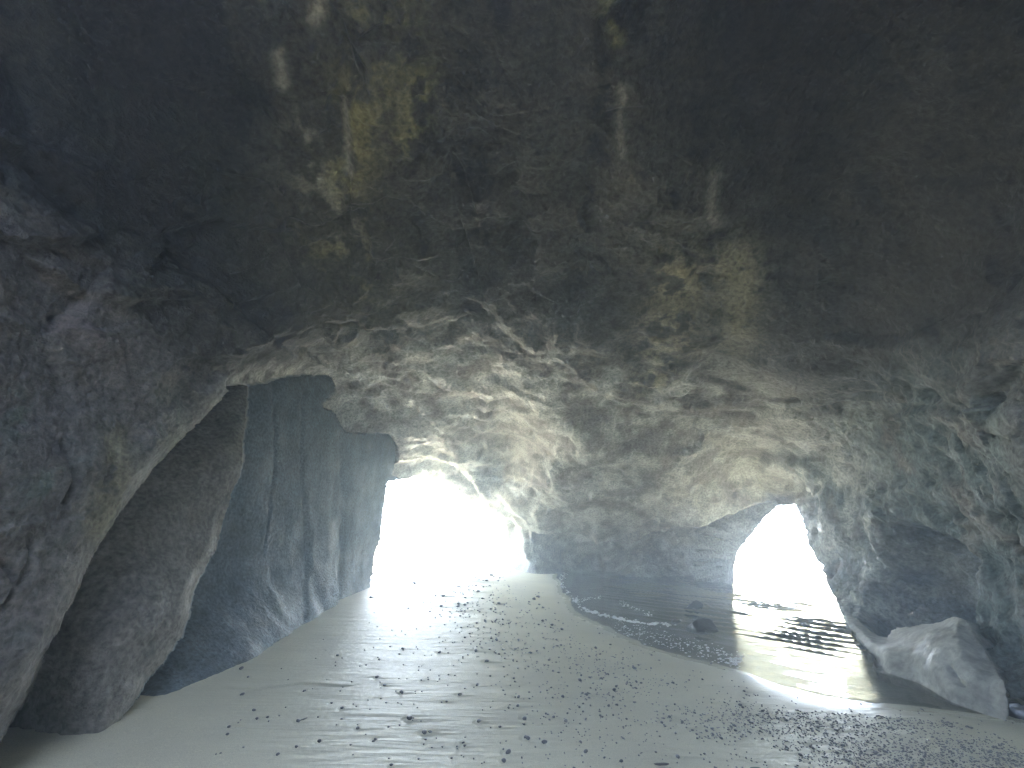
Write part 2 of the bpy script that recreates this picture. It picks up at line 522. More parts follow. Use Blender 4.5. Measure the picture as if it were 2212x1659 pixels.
def h_pil(P, j):
    q = P * np.array([1.2, 1.2, 0.16])
    h = 0.035 * fbm(q * 0.8, 3) + 0.05 * fbm(P * 0.7 + 3, 3) + 0.013 * fbm(P * np.array([3., 3., .9]), 5, 0.6) + 0.012 * fbm(P * 8, 4)
    g = perlin(np.column_stack([P[:, 1] * 0.9, np.zeros(len(P)), P[:, 2] * 0.12 + 4]))
    h += 0.011 * np.sign(g) * smooth(0, 0.12, np.abs(g))
    # chipped edges low on the corner
    for (pu, pv, su, sv, s) in ((672,1190,7,60,0.16),(722,1275,10,45,0.20),(700,1265,5,30,.10),(800,1240,8,40,.08)):
        w = np.exp(-((U[j] - pu) / su) ** 2 - ((V[j] - pv) / sv) ** 2)
        h += 0.4 * s * w * (0.6 + fbm(P * np.array([5, 5, 2.]), 3))
    for pts in ([(655,850),(650,1000),(664,1180),(660,1340)], [(735,945),(742,1100),(736,1310)], [(590,830),(600,1000),(570,1200)]):
        cr, _ = line_px(pts, 24)
        h -= 0.05 * np.exp(-(cr[j] / 4) ** 2)
    st = smooth(728, 742, U[j] + 10 * perlin(P * 1.5))
    return h * (0.3 + 0.7 * smooth(0, 0.02, d_edge[j])), 0.25 * st * smooth(1000, 1200, V[j])

def h_bld(P, j):
    d = np.minimum(Db[j], 0.2)
    h = 0.14 * fbm(P * 1.1, 3) + 0.03 * fbm(P * 3.5, 4) + 0.008 * fbm(P * 14, 3)
    top = smooth(1480, 1420, V[j])
    cr, _ = line_px([(2058,1445),(2070,1470),(2082,1480)], 20)
    h -= 0.05 * np.exp(-(cr[j] / 5) ** 2)
    return h * smooth(-0.004, 0.02, d), 0.35 * np.exp(-(d / 0.016) ** 2) * top

P1 = layer(FB, region == 1, h_rib)
P2 = layer(FC, region == 2, h_pil)
P3 = layer(FD, region == 3, h_bld)
POS = np.where((region == 0)[:, None], P0, 0)
for k, Pk in ((1, P1), (2, P2), (3, P3)):
    POS[region == k] = Pk[region == k]
RAD = np.linalg.norm(POS - CAM, axis=1)

# ------------------------------------------------------------------ stone colours (mineral stains, algae, dust) with light and shade painted in
def mixc(c, col, w):
    return c * (1 - w[:, None]) + np.array(col) * w[:, None]
def paint():
    P = POS
    n1, n2, n3 = fbm(P * 0.7, 4), fbm(P * 1.6 + 9, 5), fbm(P * 4.5 + 3, 5)
    c = np.tile(np.array([0.200, 0.190, 0.172]), (len(P), 1))
    c = mixc(c, (0.235, 0.205, 0.185), smooth(0.0, 0.5, n1))
    c = mixc(c, (0.165, 0.195, 0.165), smooth(0.05, 0.5, n2) * 0.7)
    # near roof: its dim light put into the colour, plus lichen crust patches
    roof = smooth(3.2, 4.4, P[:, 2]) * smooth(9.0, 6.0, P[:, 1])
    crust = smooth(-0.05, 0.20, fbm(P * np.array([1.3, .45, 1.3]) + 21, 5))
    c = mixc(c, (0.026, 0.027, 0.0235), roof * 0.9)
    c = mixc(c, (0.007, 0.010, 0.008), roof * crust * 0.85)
    c = mixc(c, (0.006, 0.008, 0.008), smooth(0.8, 3.4, P[:, 0]) * smooth(2.9, 4.4, P[:, 2]) * smooth(8.0, 5.0, P[:, 1]) * 0.85)  # upper right: shade and lens vignette painted as near-black stone
    # pale and yellow-green streaks where water seeps down the roof, plus painted upper-left shade
    def streak(pts, w, col, amt, thr=-0.1):
        D, _ = line_px(pts, w * 3)
        k = np.exp(-(D / w) ** 2) * smooth(thr, thr + 0.22, n3 * 0.75 + n2 * 0.6) * amt
        return mixc(c, col, np.clip(k, 0, 1))
    yel, pale = (0.165, 0.155, 0.072), (0.27, 0.26, 0.205)
    lw = left * (region == 0)
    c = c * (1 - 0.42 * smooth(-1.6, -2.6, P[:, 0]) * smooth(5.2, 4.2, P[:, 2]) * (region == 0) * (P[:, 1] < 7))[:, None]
    c = streak([(250,-80),(300,250),(420,430)], 190, (0.013, 0.017, 0.015), 0.9, -0.6)  # upper left: vignette shade put into the colour
    c = streak([(0,230),(90,330),(200,430)], 80, (0.015, 0.018, 0.018), 0.8, -0.5)  # same painted shade along the left trough
    c = streak([(790,-60),(790,120),(760,300),(740,480),(800,640)], 150, (0.082, 0.079, 0.055), 0.85, -0.5)
    c = streak([(1400,480),(1500,620),(1450,800)], 190, (0.080, 0.078, 0.063), 0.75, -0.4)
    c = streak([(1340,140),(1345,300),(1330,480)], 40, (0.075, 0.072, 0.06), 0.8, -0.4)
    c = streak([(820,0),(830,90),(800,150),(760,300),(720,420),(735,500),(745,590)], 62, yel, 0.9, 0.0)
    c = streak([(905,180),(900,240),(880,300)], 34, yel, 1.0, -0.15)
    c = streak([(690,0),(680,40)], 18, pale, 1.0, -0.5)
    c = streak([(600,110),(612,180)], 14, pale, 0.8, -0.4)
    c = streak([(742,215),(752,290),(757,368)], 9, pale, 1.0, -0.6)
    c = streak([(650,290),(690,420),(740,500)], 40, pale, 0.7)
    c = streak([(1310,0),(1335,90)], 18, yel, 0.8, -0.4)
    c = streak([(1340,180),(1342,330)], 9, pale, 0.5, -0.4)
    c = streak([(1540,360),(1530,440),(1545,480)], 14, pale, 0.45, -0.4)
    c = streak([(1600,560),(1605,640),(1600,720)], 48, (0.34, 0.32, 0.20), 0.9, -0.35)
    c = streak([(1470,590),(1450,700),(1420,800)], 60, (0.33, 0.30, 0.18), 0.6)
    c = streak([(270,960),(250,1060),(215,1130)], 34, (0.22, 0.20, 0.125), 0.8, -0.3)
    c = streak([(60,900),(150,1000),(110,1100)], 70, (0.095, 0.130, 0.108), 0.7)
    c = streak([(150,690),(250,740),(60,650)], 90, (0.105, 0.085, 0.082), 0.6)
    c = streak([(505,900),(500,1000)], 22, (0.25, 0.29, 0.20), 0.8, -0.4)
    c = mixc(c, (0.040, 0.040, 0.037), smooth(2.6, 4.6, P[:, 0]) * smooth(2.7, 3.7, P[:, 2]) * smooth(9.5, 6.5, P[:, 1]) * (region == 0) * 0.75)  # painted upper-right shade carried lower onto the wall
    rt = right * smooth(-0.6, 0.05, n2)
    c = mixc(c, (0.078, 0.110, 0.112), rt * 0.92)
    c = mixc(c, (0.105, 0.135, 0.165), (ih & (region == 0)) * smooth(0.0, 0.012, dd) * 0.9)  # blue shade inside the hollow put into the colour
    k = (region == 3)
    c[k] = mixc(c[k], (0.36, 0.355, 0.31), np.full(k.sum(), 0.85))
    k = (region == 2)
    c[k] = mixc(c[k], (0.072, 0.106, 0.135), np.full(k.sum(), 0.92))  # blue of the shaded face put into the colour
    k = (region == 1)
    c[k] = mixc(c[k], (0.175, 0.158, 0.135), np.full(k.sum(), 0.85))
    f = region == 0
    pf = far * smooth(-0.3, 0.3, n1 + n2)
    c = np.where((f * 1.0)[:, None] > 0, mixc(c, (0.335, 0.345, 0.315), pf * 0.9), c)  # far roof paler: light from the mouths put into the colour
    c = mixc(c, (0.33, 0.32, 0.285), (region == 0) * np.exp(-(d_rim / 0.035) ** 2) * smooth(1000, 880, V) * smooth(400, 470, U) * smooth(760, 700, U) * (0.45 + 0.55 * smooth(-0.2, 0.2, n3)))  # bright lit lip painted as paler stone
    c *= (1 + 0.5 * n3 + 0.35 * np.clip(n2, -1, 1))[:, None]
    return np.clip(c, 0.02, 0.6)
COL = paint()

# ------------------------------------------------------------------ materials
def new_mat(name):
    m = bpy.data.materials.new(name)
    m.use_nodes = True
    return m, m.node_tree, m.node_tree.nodes["Principled BSDF"]

def rock_mat(name, rough=(0.38, 0.75), bump=1.0, scale=16.0, mott=0.7):
    m, nt, b = new_mat(name)
    N, L = nt.nodes, nt.links
    at = N.new("ShaderNodeAttribute"); at.attribute_name = "stone"
    geo = N.new("ShaderNodeNewGeometry")
    n1 = N.new("ShaderNodeTexNoise"); n1.inputs["Scale"].default_value = scale; n1.inputs["Detail"].default_value = 8; n1.inputs["Roughness"].default_value = 0.62
    n2 = N.new("ShaderNodeTexNoise"); n2.inputs["Scale"].default_value = 2.3; n2.inputs["Detail"].default_value = 6
    L.new(geo.outputs["Position"], n1.inputs["Vector"]); L.new(geo.outputs["Position"], n2.inputs["Vector"])
    mr = N.new("ShaderNodeMapRange"); mr.inputs[1].default_value = 0.25; mr.inputs[2].default_value = 0.75; mr.inputs[3].default_value = 1 - mott; mr.inputs[4].default_value = 1 + mott
    L.new(n1.outputs[0], mr.inputs[0])
    mx = N.new("ShaderNodeMix"); mx.data_type = 'RGBA'; mx.blend_type = 'MULTIPLY'; mx.inputs[0].default_value = 1.0
    L.new(at.outputs["Color"], mx.inputs[6]); L.new(mr.outputs[0], mx.inputs[7])
    L.new(mx.outputs[2], b.inputs["Base Color"])
    b.inputs["Specular IOR Level"].default_value = 0.3
    r = N.new("ShaderNodeMapRange"); r.inputs[1].default_value = 0.35; r.inputs[2].default_value = 0.65; r.inputs[3].default_value = rough[0]; r.inputs[4].default_value = rough[1]
    L.new(n2.outputs[0], r.inputs[0]); L.new(r.outputs[0], b.inputs["Roughness"])
    bp = N.new("ShaderNodeBump"); bp.inputs["Strength"].default_value = bump; bp.inputs["Distance"].default_value = 0.05
    L.new(n1.outputs[0], bp.inputs["Height"]); L.new(bp.outputs[0], b.inputs["Normal"])
    return m
M_ROCK = rock_mat("sandstone")
M_SMOOTH = rock_mat("smooth_sandstone", (0.5, 0.85), 1.0, 20)
M_PALE = rock_mat("pale_worn_stone", (0.5, 0.85), 0.45, 12, 0.35)

def tag(o, label=None, cat=None, group=None, kind=None):
    if label: o["label"] = label
    if cat: o["category"] = cat
    if group: o["group"] = group
    if kind: o["kind"] = kind
    return o

def mesh_obj(name, verts, faces, mat, cols=None, smooth_=True, flat=None):
    me = bpy.data.meshes.new(name)
    verts = np.asarray(verts, np.float32)
    faces = np.asarray(faces, np.int32)
    me.vertices.add(len(verts)); me.vertices.foreach_set("co", verts.ravel())
    nf, k = faces.shape
    me.loops.add(nf * k); me.loops.foreach_set("vertex_index", faces.ravel())
    me.polygons.add(nf); me.polygons.foreach_set("loop_start", np.arange(0, nf * k, k, dtype=np.int32))
    me.polygons.foreach_set("loop_total", np.full(nf, k, np.int32))
    sm = np.full(nf, smooth_, bool)
    if flat is not None: sm &= ~flat
    me.polygons.foreach_set("use_smooth", sm)
    if cols is not None:
        a = me.color_attributes.new("stone", 'FLOAT_COLOR', 'POINT')
        a.data.foreach_set("color", np.column_stack([cols, np.ones(len(cols))]).astype(np.float32).ravel())
    me.update(calc_edges=True); me.validate()
    me.materials.append(mat)
    o = bpy.data.objects.new(name, me)
    S.collection.objects.link(o)
    return o

# ------------------------------------------------------------------ faces of the cave
ii = np.arange(NB * NA).reshape(NB, NA)
Q = np.stack([ii[:-1, :-1], ii[:-1, 1:], ii[1:, 1:], ii[1:, :-1]], -1).reshape(-1, 4)
qc = AE[Q].mean(1)
core = valid[Q].all(1)
sn = snap[Q]
in1, in2 = inside(hole1, AE) & (snap != 2), inside(hole2, AE) & (snap != 3)
gone1 = (in1[Q].any(1) | inside(hole1, qc)) & (region[Q] != 3).all(1)
gone2 = (in2[Q].any(1) | inside(hole2, qc)) & (region[Q] != 3).all(1)
low = (POS[Q][:, :, 2] < -1.6).all(1)
# unseen roof hole behind the viewer, added to bring in fill light
qd = DIR[Q].mean(1)
az_b = np.degrees(np.arctan2(qd[:, 0], -qd[:, 1])); el_b = np.degrees(np.arcsin(qd[:, 2] / np.linalg.norm(qd, axis=1)))
gone3 = ((az_b + 18.0) / 42.0) ** 2 + ((el_b - 52.0) / 24.0) ** 2 < 1
keep = core & ~gone3 & ~gone1 & ~gone2 & ~low
rq = region[Q]
mixed = (rq.max(1) != rq.min(1))
frontv = np.take_along_axis(rq, RAD[Q].argmin(1)[:, None], 1)[:, 0]
jump = mixed | ((RAD[Q].max(1) - RAD[Q].min(1)) > 0.25 * RAD[Q].min(1)) & (np.abs(qc).max(1) < 1)
qreg = np.where(mixed, frontv, rq[:, 0])

# rims of the openings: the rock goes on outwards behind every edge of a hole
extra_v, extra_f, extra_c = [], [], []
def rim_ring(gone, cen, lens):
    kq = Q[keep]
    edges = {}
    gq = Q[gone & core]
    gs = np.concatenate([gq[:, [0, 1]], gq[:, [1, 2]], gq[:, [2, 3]], gq[:, [3, 0]]])
    ks = np.concatenate([kq[:, [0, 1]], kq[:, [1, 2]], kq[:, [2, 3]], kq[:, [3, 0]]])
    key = lambda e: np.minimum(e[:, 0], e[:, 1]) * (NA * NB) + np.maximum(e[:, 0], e[:, 1])
    both = np.intersect1d(np.unique(key(gs)), np.unique(key(ks)))
    a, b = both // (NA * NB), both % (NA * NB)
    vs = np.unique(np.concatenate([a, b]))
    pos = POS[vs]
    d = DIR[vs]
    out = AE[vs] - cen
    out /= np.linalg.norm(out, axis=1)[:, None]
    wout = out[:, :1] * BR + out[:, 1:] * BU
    rings = [pos]
    for s, fl in lens:
        rings.append(pos + d * s + wout * fl + 0.05 * rng.normal(size=pos.shape) * (s > 0.3))
    off = sum(len(v) for v in extra_v)
    n = len(vs)
    loc = {v: i for i, v in enumerate(vs)}
    ea = np.array([loc[v] for v in a]); eb = np.array([loc[v] for v in b])
    extra_v.append(np.concatenate(rings)); extra_c.append(np.tile(COL[vs], (len(rings), 1)))
    for k in range(len(rings) - 1):
        extra_f.append(np.stack([ea + k * n, eb + k * n, eb + (k + 1) * n, ea + (k + 1) * n], 1) + off)
rim_ring(gone1, pix2ae(np.array([(920., 1170.)]))[0], ((0.4, 0.03), (1.1, 0.12), (2.2, 0.32), (3.4, 0.65), (4.8, 1.1)))  # left mouth drawn out, unseen, as a canopy shading the sand outside
rim_ring(gone2, pix2ae(np.array([(1710., 1220.)]))[0], ((0.2, 0.06), (0.6, 0.3), (1.1, 0.7), (1.8, 1.6)))
rim_ring(gone3, pix2ae(np.array([(1106., 400.)]))[0], ((0.5, 0.0), (1.2, 0.0), (2.2, 0.0), (3.2, 0.0)))  # chimney added round the fill-light hole to keep direct sun out

qu, qv = U[Q].mean(1), V[Q].mean(1)
qp = POS[Q].mean(1)
LEFTP = np.array([(-900,560),(0,480),(200,500),(366,525),(500,655),(645,770),(640,815),(400,930),(150,1310),(0,1650),(-900,2400)], float)
RIGHTP = np.array([(1728,1080),(1690,1040),(1665,985),(1720,930),(1860,880),(2000,840),(2212,800),(3200,700),(3200,2400),(1860,2400),(1880,1420),(1760,1200)], float)
MIDP = np.array([(985,1040),(1060,1030),(1200,1060),(1400,1040),(1560,1020),(1660,1060),(1690,1085),(1590,1280),(1600,2400),(1000,2400),(1085,1300),(1020,1110)], float)
quv = np.stack([qu, qv], 1)
fr = front[Q].all(1)
part = np.zeros(len(Q), int)
part[fr & inside(LEFTP, quv)] = 1
part[fr & inside(RIGHTP, quv)] = 2
part[fr & inside(MIDP, quv)] = 3
bk = ~fr & (qp[:, 2] < 3.4)
part[bk & (qp[:, 0] < -1)] = 1
part[bk & (qp[:, 0] > 1)] = 2
part[bk & (np.abs(qp[:, 0]) <= 1)] = 4
part[qreg > 0] = 10 + qreg[qreg > 0]

def cave_piece(code, name, mat):
    m = keep & (part == code)
    if not m.any(): return None
    q = Q[m]
    vs, inv = np.unique(q, return_inverse=True)
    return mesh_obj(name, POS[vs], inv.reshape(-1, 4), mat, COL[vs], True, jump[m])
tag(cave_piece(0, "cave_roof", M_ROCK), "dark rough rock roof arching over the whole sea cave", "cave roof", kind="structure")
tag(cave_piece(1, "cave_wall", M_SMOOTH), "near left cave wall of smooth brown rock leaning over the sand", "cave wall", kind="structure")
tag(cave_piece(2, "cave_wall", M_ROCK), "right cave wall of greenish rock full of honeycomb pits", "cave wall", kind="structure")
tag(cave_piece(3, "cave_wall", M_ROCK), "far undercut rock wall between the two bright openings", "cave wall", kind="structure")
o = cave_piece(4, "cave_wall", M_ROCK)
if o: tag(o, "rock wall closing the cave behind the viewer", "cave wall", kind="structure")
tag(cave_piece(11, "rock_buttress", M_SMOOTH), "brown wavy-edged rock rib standing in front of the blue-shaded wall on the left", "rock buttress")
tag(cave_piece(12, "rock_buttress", M_SMOOTH), "tall blue-shaded vertical rock face beside the left opening", "rock buttress")
tag(cave_piece(13, "boulder", M_PALE), "pale smooth wedge of rock at the foot of the pitted right wall", "boulder")
tag(mesh_obj("cave_mouth", np.concatenate(extra_v), np.concatenate(extra_f), M_ROCK, np.concatenate(extra_c)),
    "outer rock thickness around the two bright cave mouths and the added hole behind the viewer", "cave mouth", kind="structure")

# ------------------------------------------------------------------ beach
SHORE = np.array([(40,2),(7,4.3),(4.7,4.85),(4.0,5.0),(3.1,5.3),(2.9,6.0),(2.4,7.1),(1.75,9.1),(1.5,11.4),(1.9,17.2),(3.2,24),(7,60),(30,300),(400,6000)], float)
SHORE = np.vstack([chaikin(SHORE[1:10], 2)]); SHORE = np.vstack([[(40, 2)], SHORE, [(7, 60), (30, 300), (400, 6000)]])
WATERP = np.vstack([SHORE, [(9000, 6000), (9000, 2)]])

PEB = []    # x, y, radius
def sand_h(x, y):
    P = np.stack([x, y], 1)
    D, _, _ = seg_near(SHORE, P, 9000)
    w = inside(WATERP, P)
    wob = 0.25 * perlin(np.column_stack([P * 0.45, np.zeros(len(P))])) * np.exp(-D / 2)
    d = np.where(w, -D, D) + wob
    z = np.where(d > 0, 0.46 * (1 - np.exp(-d * 0.052 / 0.46)), np.maximum(0.09 * d, -2.5))
    return z, d

# pebbles: sparse to the left, a band through the middle, shingle bottom right
SAND_Z0 = 0.2
def scatter():
    out = []
    def add(u, v, px):
        g = on_ground(u, v, SAND_Z0)
        dist = np.hypot(g[0], g[1])
        d = ray(u, v); t = (SAND_Z0 - CAM_Z) / d[2]
        out.append((g[0], g[1], px / FOC * t * (0.42 if px < 7 else 0.5)))
    r = np.random.default_rng(11)
    # band of small stones along the swash line, from the arch to the lower right
    mid = np.array([(1010,1215),(1060,1300),(1130,1370),(1250,1430),(1400,1500),(1560,1560),(1750,1580),(1960,1560)], float)
    for k in range(3000):
        f = r.random() ** 0.8 * (len(mid) - 1); i = int(f); c = mid[i] + (mid[min(i + 1, len(mid) - 1)] - mid[i]) * (f - i)
        w = 22 + 0.13 * (c[1] - 1200) * 1.9
        u, v = c[0] + r.normal() * w * 1.5, c[1] + r.normal() * w * 0.55
        add(u, v, 2.4 + 4.2 * r.random() ** 3 + 0.005 * max(0, v - 1300))
    # thin scatter over the whole beach
    for k in range(750):
        v = 1215 + 440 * r.random() ** 0.8
        u0 = np.interp(v, [1215, 1300, 1400, 1500, 1660], [830, 790, 640, 520, 350])
        u1 = np.interp(v, [1215, 1300, 1400, 1500, 1660], [1100, 1230, 1450, 1750, 2100])
        u = u0 + (u1 - u0) * r.random() ** 0.75
        add(u, v, 2.6 + 7 * r.random() ** 4 + 0.008 * max(0, v - 1350))
    # shingle
    for k in range(5200):
        u = 1560 + 652 * r.random() ** 0.7 + r.normal() * 30
        lo = np.interp(u, [1500, 1700, 1900, 2050, 2212], [1455, 1490, 1500, 1512, 1560])
        hi = np.interp(u, [1500, 1700, 1900, 2050, 2212], [1500, 1600, 1640, 1675, 1675])
        v = lo + (hi - lo) * r.random()
        add(u, v, 2.4 + 4.5 * r.random() ** 3)
    # the stones that stand out, as in the photograph (u, v, size)
    for u, v, s in ((493,1577,9),(522,1505,10),(548,1538,9),(580,1560,6),(885,1545,14),(917,1573,12),(1098,1610,13),(1140,1578,13),(1176,1586,13),(1130,1650,12),(690,1600,9),
                    (905,1628,6),(758,1605,6),(1340,1620,9),(1460,1605,10),(1690,1515,9),(1730,1640,13),(640,1615,8),(1035,1545,10),(1080,1555,8),(520,1450,9),(535,1468,7),
                    (1195,1530,9),(1265,1480,9),(1330,1500,8),(950,1400,8),(870,1395,7),(820,1420,6),(965,1505,7),(1240,1640,9),(1013,1655,8),(600,1630,8),(1820,1600,10),(1580,1530,9)):
        add(u, v, s)
    return np.array(out)
PEB = scatter()
scour = np.ones(len(PEB), bool); scour[3750:8950] = False
pz, pd = sand_h(PEB[:, 0], PEB[:, 1])
clump = perlin(np.column_stack([PEB[:, 0] * 1.1, PEB[:, 1] * 1.7, np.zeros(len(PEB))])) + 0.6 * perlin(np.column_stack([PEB[:, 0] * 3.2, PEB[:, 1] * 4.7, np.ones(len(PEB))]))
okp = (pd > 0.12) & (PEB[:, 1] > 1.8) & ((rng.random(len(PEB)) < 0.62 + 0.9 * clump) | (np.arange(len(PEB)) > 8944))
PEB, pz, pd, scour = PEB[okp], pz[okp], pd[okp], scour[okp]

# sand mesh: rings about the viewer, fine in front
ang = np.concatenate([np.linspace(-180, -66, 40)[:-1], np.linspace(-66, 66, 860), np.linspace(66, 180, 40)[1:]])
ang = np.radians(ang)
rad = np.concatenate([[0.05, 0.8, 1.6], np.geomspace(2.2, 28, 620), np.geomspace(30, 9000, 40)])
AA, RR = np.meshgrid(ang, rad)
sx, sy = (RR * np.sin(AA)).ravel(), (RR * np.cos(AA)).ravel()
sz, sdist = sand_h(sx, sy)
near = (RR.ravel() < 29)
P2d = np.column_stack([sx, sy, np.zeros(len(sx))])
rel = np.zeros(len(sx))
jn = np.where(near & (np.abs(AA.ravel()) < 1.2))[0]
q = P2d[jn]
c_, s_ = math.cos(0.10), math.sin(0.10)
qr = np.column_stack([q[:, 0] * c_ + q[:, 1] * s_, -q[:, 0] * s_ + q[:, 1] * c_, q[:, 2]])
wp = qr + 0.15 * np.stack([perlin(qr * 0.8), perlin(qr * 0.8 + 5), np.zeros(len(qr))], 1)
lin = fbm(wp * np.array([1.1, 13.0, 1]), 4, 0.6)
lin2 = fbm(wp * np.array([0.35, 3.2, 1]) + 4, 3)
rel[jn] = 0.0065 * lin * (0.4 + 0.8 * smooth(-0.3, 0.3, perlin(q * 0.6))) + 0.006 * lin2 + 0.012 * fbm(q * 0.5, 2) + 0.0018 * fbm(q * 22, 3)
rel *= smooth(-0.3, 0.4, sdist)
# low scarps cut by the last waves
def scarp(p0, p1, h, w):
    a, b = np.array(p0), np.array(p1)
    t = ((P2d[:, :2] - a) @ (b - a)) / ((b - a) @ (b - a))
    dv = b - a; L = np.hypot(*dv)
    s = (dv[0] * (sy - a[1]) - dv[1] * (sx - a[0])) / L + 0.05 * np.sin(t * 9)
    env = smooth(-0.15, 0.05, t) * smooth(1.05, 0.75, t)
    return h * env * (smooth(-w, w, s) - 0.5) * np.exp(-(s / (4 * w)) ** 2) * 2
ga_, gb_ = on_ground(505, 1466, .3)[:2], on_ground(790, 1448, .3)[:2]
rel += scarp(ga_, gb_, 0.007, 0.018)
ga_, gb_ = on_ground(800, 1236, .3)[:2], on_ground(1105, 1246, .3)[:2]
rel += scarp(ga_, gb_, 0.03, 0.12)
# stones leave scour hollows and drawn-out tails
SZ = (sz + rel).reshape(RR.shape)
lr = np.log(28 / 2.2) / 619
for (x, y, r) in PEB[scour]:
    d = math.hypot(x, y); a = math.atan2(x, y)
    if d > 20 or abs(a) > 1.1: continue
    L = r * 16
    i0 = int(3 + math.log(max(d - r * 5, 2.2) / 2.2) / lr); i1 = int(3 + math.log((d + r * 5 + 0.02) / 2.2) / lr) + 2
    aw = L / d
    ja = np.searchsorted(ang, [a - aw, a + aw])
    if i1 - i0 < 2 or ja[1] - ja[0] < 2: continue
    xs = (RR[i0:i1, ja[0]:ja[1]] * np.sin(AA[i0:i1, ja[0]:ja[1]])) - x
    ys = (RR[i0:i1, ja[0]:ja[1]] * np.cos(AA[i0:i1, ja[0]:ja[1]])) - y
    al, ac = xs * c_ + ys * s_, -xs * s_ + ys * c_
    tail = np.exp(-(ac / (r * 0.9)) ** 2) * np.where(al > 0, np.exp(-al / (r * 6)), np.exp(-(al / r) ** 2))
    moat = np.exp(-((np.hypot(al + r * 0.6, ac) - r * 1.3) / (r * 0.7)) ** 2) * (al < r)
    side = (np.exp(-((np.abs(ac) - r * 1.7) / (r * 0.7)) ** 2)) * np.where(al > 0, np.exp(-al / (r * 7)), 0)
    SZ[i0:i1, ja[0]:ja[1]] += r * (0.35 * tail - 0.38 * moat - 0.22 * side)

m, nt, b = new_mat("wet_sand")
N, L = nt.nodes, nt.links
geo = N.new("ShaderNodeNewGeometry")
sep = N.new("ShaderNodeSeparateXYZ"); L.new(geo.outputs["Position"], sep.inputs[0])
n1 = N.new("ShaderNodeTexNoise"); n1.inputs["Scale"].default_value = 0.8; n1.inputs["Detail"].default_value = 5
n2 = N.new("ShaderNodeTexNoise"); n2.inputs["Scale"].default_value = 160; n2.inputs["Detail"].default_value = 3
for n in (n1, n2): L.new(geo.outputs["Position"], n.inputs["Vector"])
cr = N.new("ShaderNodeValToRGB")
cr.color_ramp.elements[0].position = 0.3; cr.color_ramp.elements[0].color = (0.53, 0.50, 0.365, 1)
cr.color_ramp.elements[1].position = 0.7; cr.color_ramp.elements[1].color = (0.64, 0.605, 0.435, 1)
L.new(n1.outputs[0], cr.inputs[0])
wet = N.new("ShaderNodeMapRange"); wet.inputs[1].default_value = -0.02; wet.inputs[2].default_value = 0.035; wet.inputs[3].default_value = 0.68; wet.inputs[4].default_value = 1.0
L.new(sep.outputs[2], wet.inputs[0])
sp_ = N.new("ShaderNodeMapRange"); sp_.inputs[1].default_value = 0.3; sp_.inputs[2].default_value = 0.7; sp_.inputs[3].default_value = 0.8; sp_.inputs[4].default_value = 1.2
L.new(n2.outputs[0], sp_.inputs[0])
mu = N.new("ShaderNodeMath"); mu.operation = 'MULTIPLY'; L.new(wet.outputs[0], mu.inputs[0]); L.new(sp_.outputs[0], mu.inputs[1])
mx = N.new("ShaderNodeMix"); mx.data_type = 'RGBA'; mx.blend_type = 'MULTIPLY'; mx.inputs[0].default_value = 1
L.new(cr.outputs[0], mx.inputs[6]); L.new(mu.outputs[0], mx.inputs[7]); L.new(mx.outputs[2], b.inputs["Base Color"])
rg = N.new("ShaderNodeMapRange"); rg.inputs[1].default_value = 0.0; rg.inputs[2].default_value = 0.035; rg.inputs[3].default_value = 0.14; rg.inputs[4].default_value = 0.52
b.inputs['Specular IOR Level'].default_value = 0.35
L.new(sep.outputs[2], rg.inputs[0]); L.new(rg.outputs[0], b.inputs["Roughness"])
bp = N.new("ShaderNodeBump"); bp.inputs["Strength"].default_value = 0.25; bp.inputs["Distance"].default_value = 0.004
mp = N.new("ShaderNodeMapping"); mp.inputs["Rotation"].default_value = (0, 0, -0.10); mp.inputs["Scale"].default_value = (2.2, 34, 2)
L.new(geo.outputs["Position"], mp.inputs["Vector"])
n3 = N.new("ShaderNodeTexNoise"); n3.inputs["Scale"].default_value = 1.0; n3.inputs["Detail"].default_value = 5; n3.inputs["Distortion"].default_value = 0.4
L.new(mp.outputs[0], n3.inputs["Vector"])
bp2 = N.new("ShaderNodeBump"); bp2.inputs["Strength"].default_value = 0.55; bp2.inputs["Distance"].default_value = 0.012
L.new(n2.outputs[0], bp.inputs["Height"]); L.new(n3.outputs[0], bp2.inputs["Height"])
L.new(bp2.outputs[0], bp.inputs["Normal"]); L.new(bp.outputs[0], b.inputs["Normal"])
M_SAND = m
nr, na = RR.shape
gi = np.arange(nr * na).reshape(nr, na)
gf = np.stack([gi[:-1, :-1], gi[1:, :-1], gi[1:, 1:], gi[:-1, 1:]], -1).reshape(-1, 4)
tag(mesh_obj("sand", np.column_stack([sx, sy, SZ.ravel()]), gf[:, ::-1], M_SAND), kind="structure")

def sand_at(x, y):
    d = math.hypot(x, y); a = math.atan2(x, y)
    i = min(max(int(round(3 + math.log(max(d, 2.2) / 2.2) / lr)), 0), nr - 1)
    j = min(np.searchsorted(ang, a), na - 1)
    return SZ[i, j]

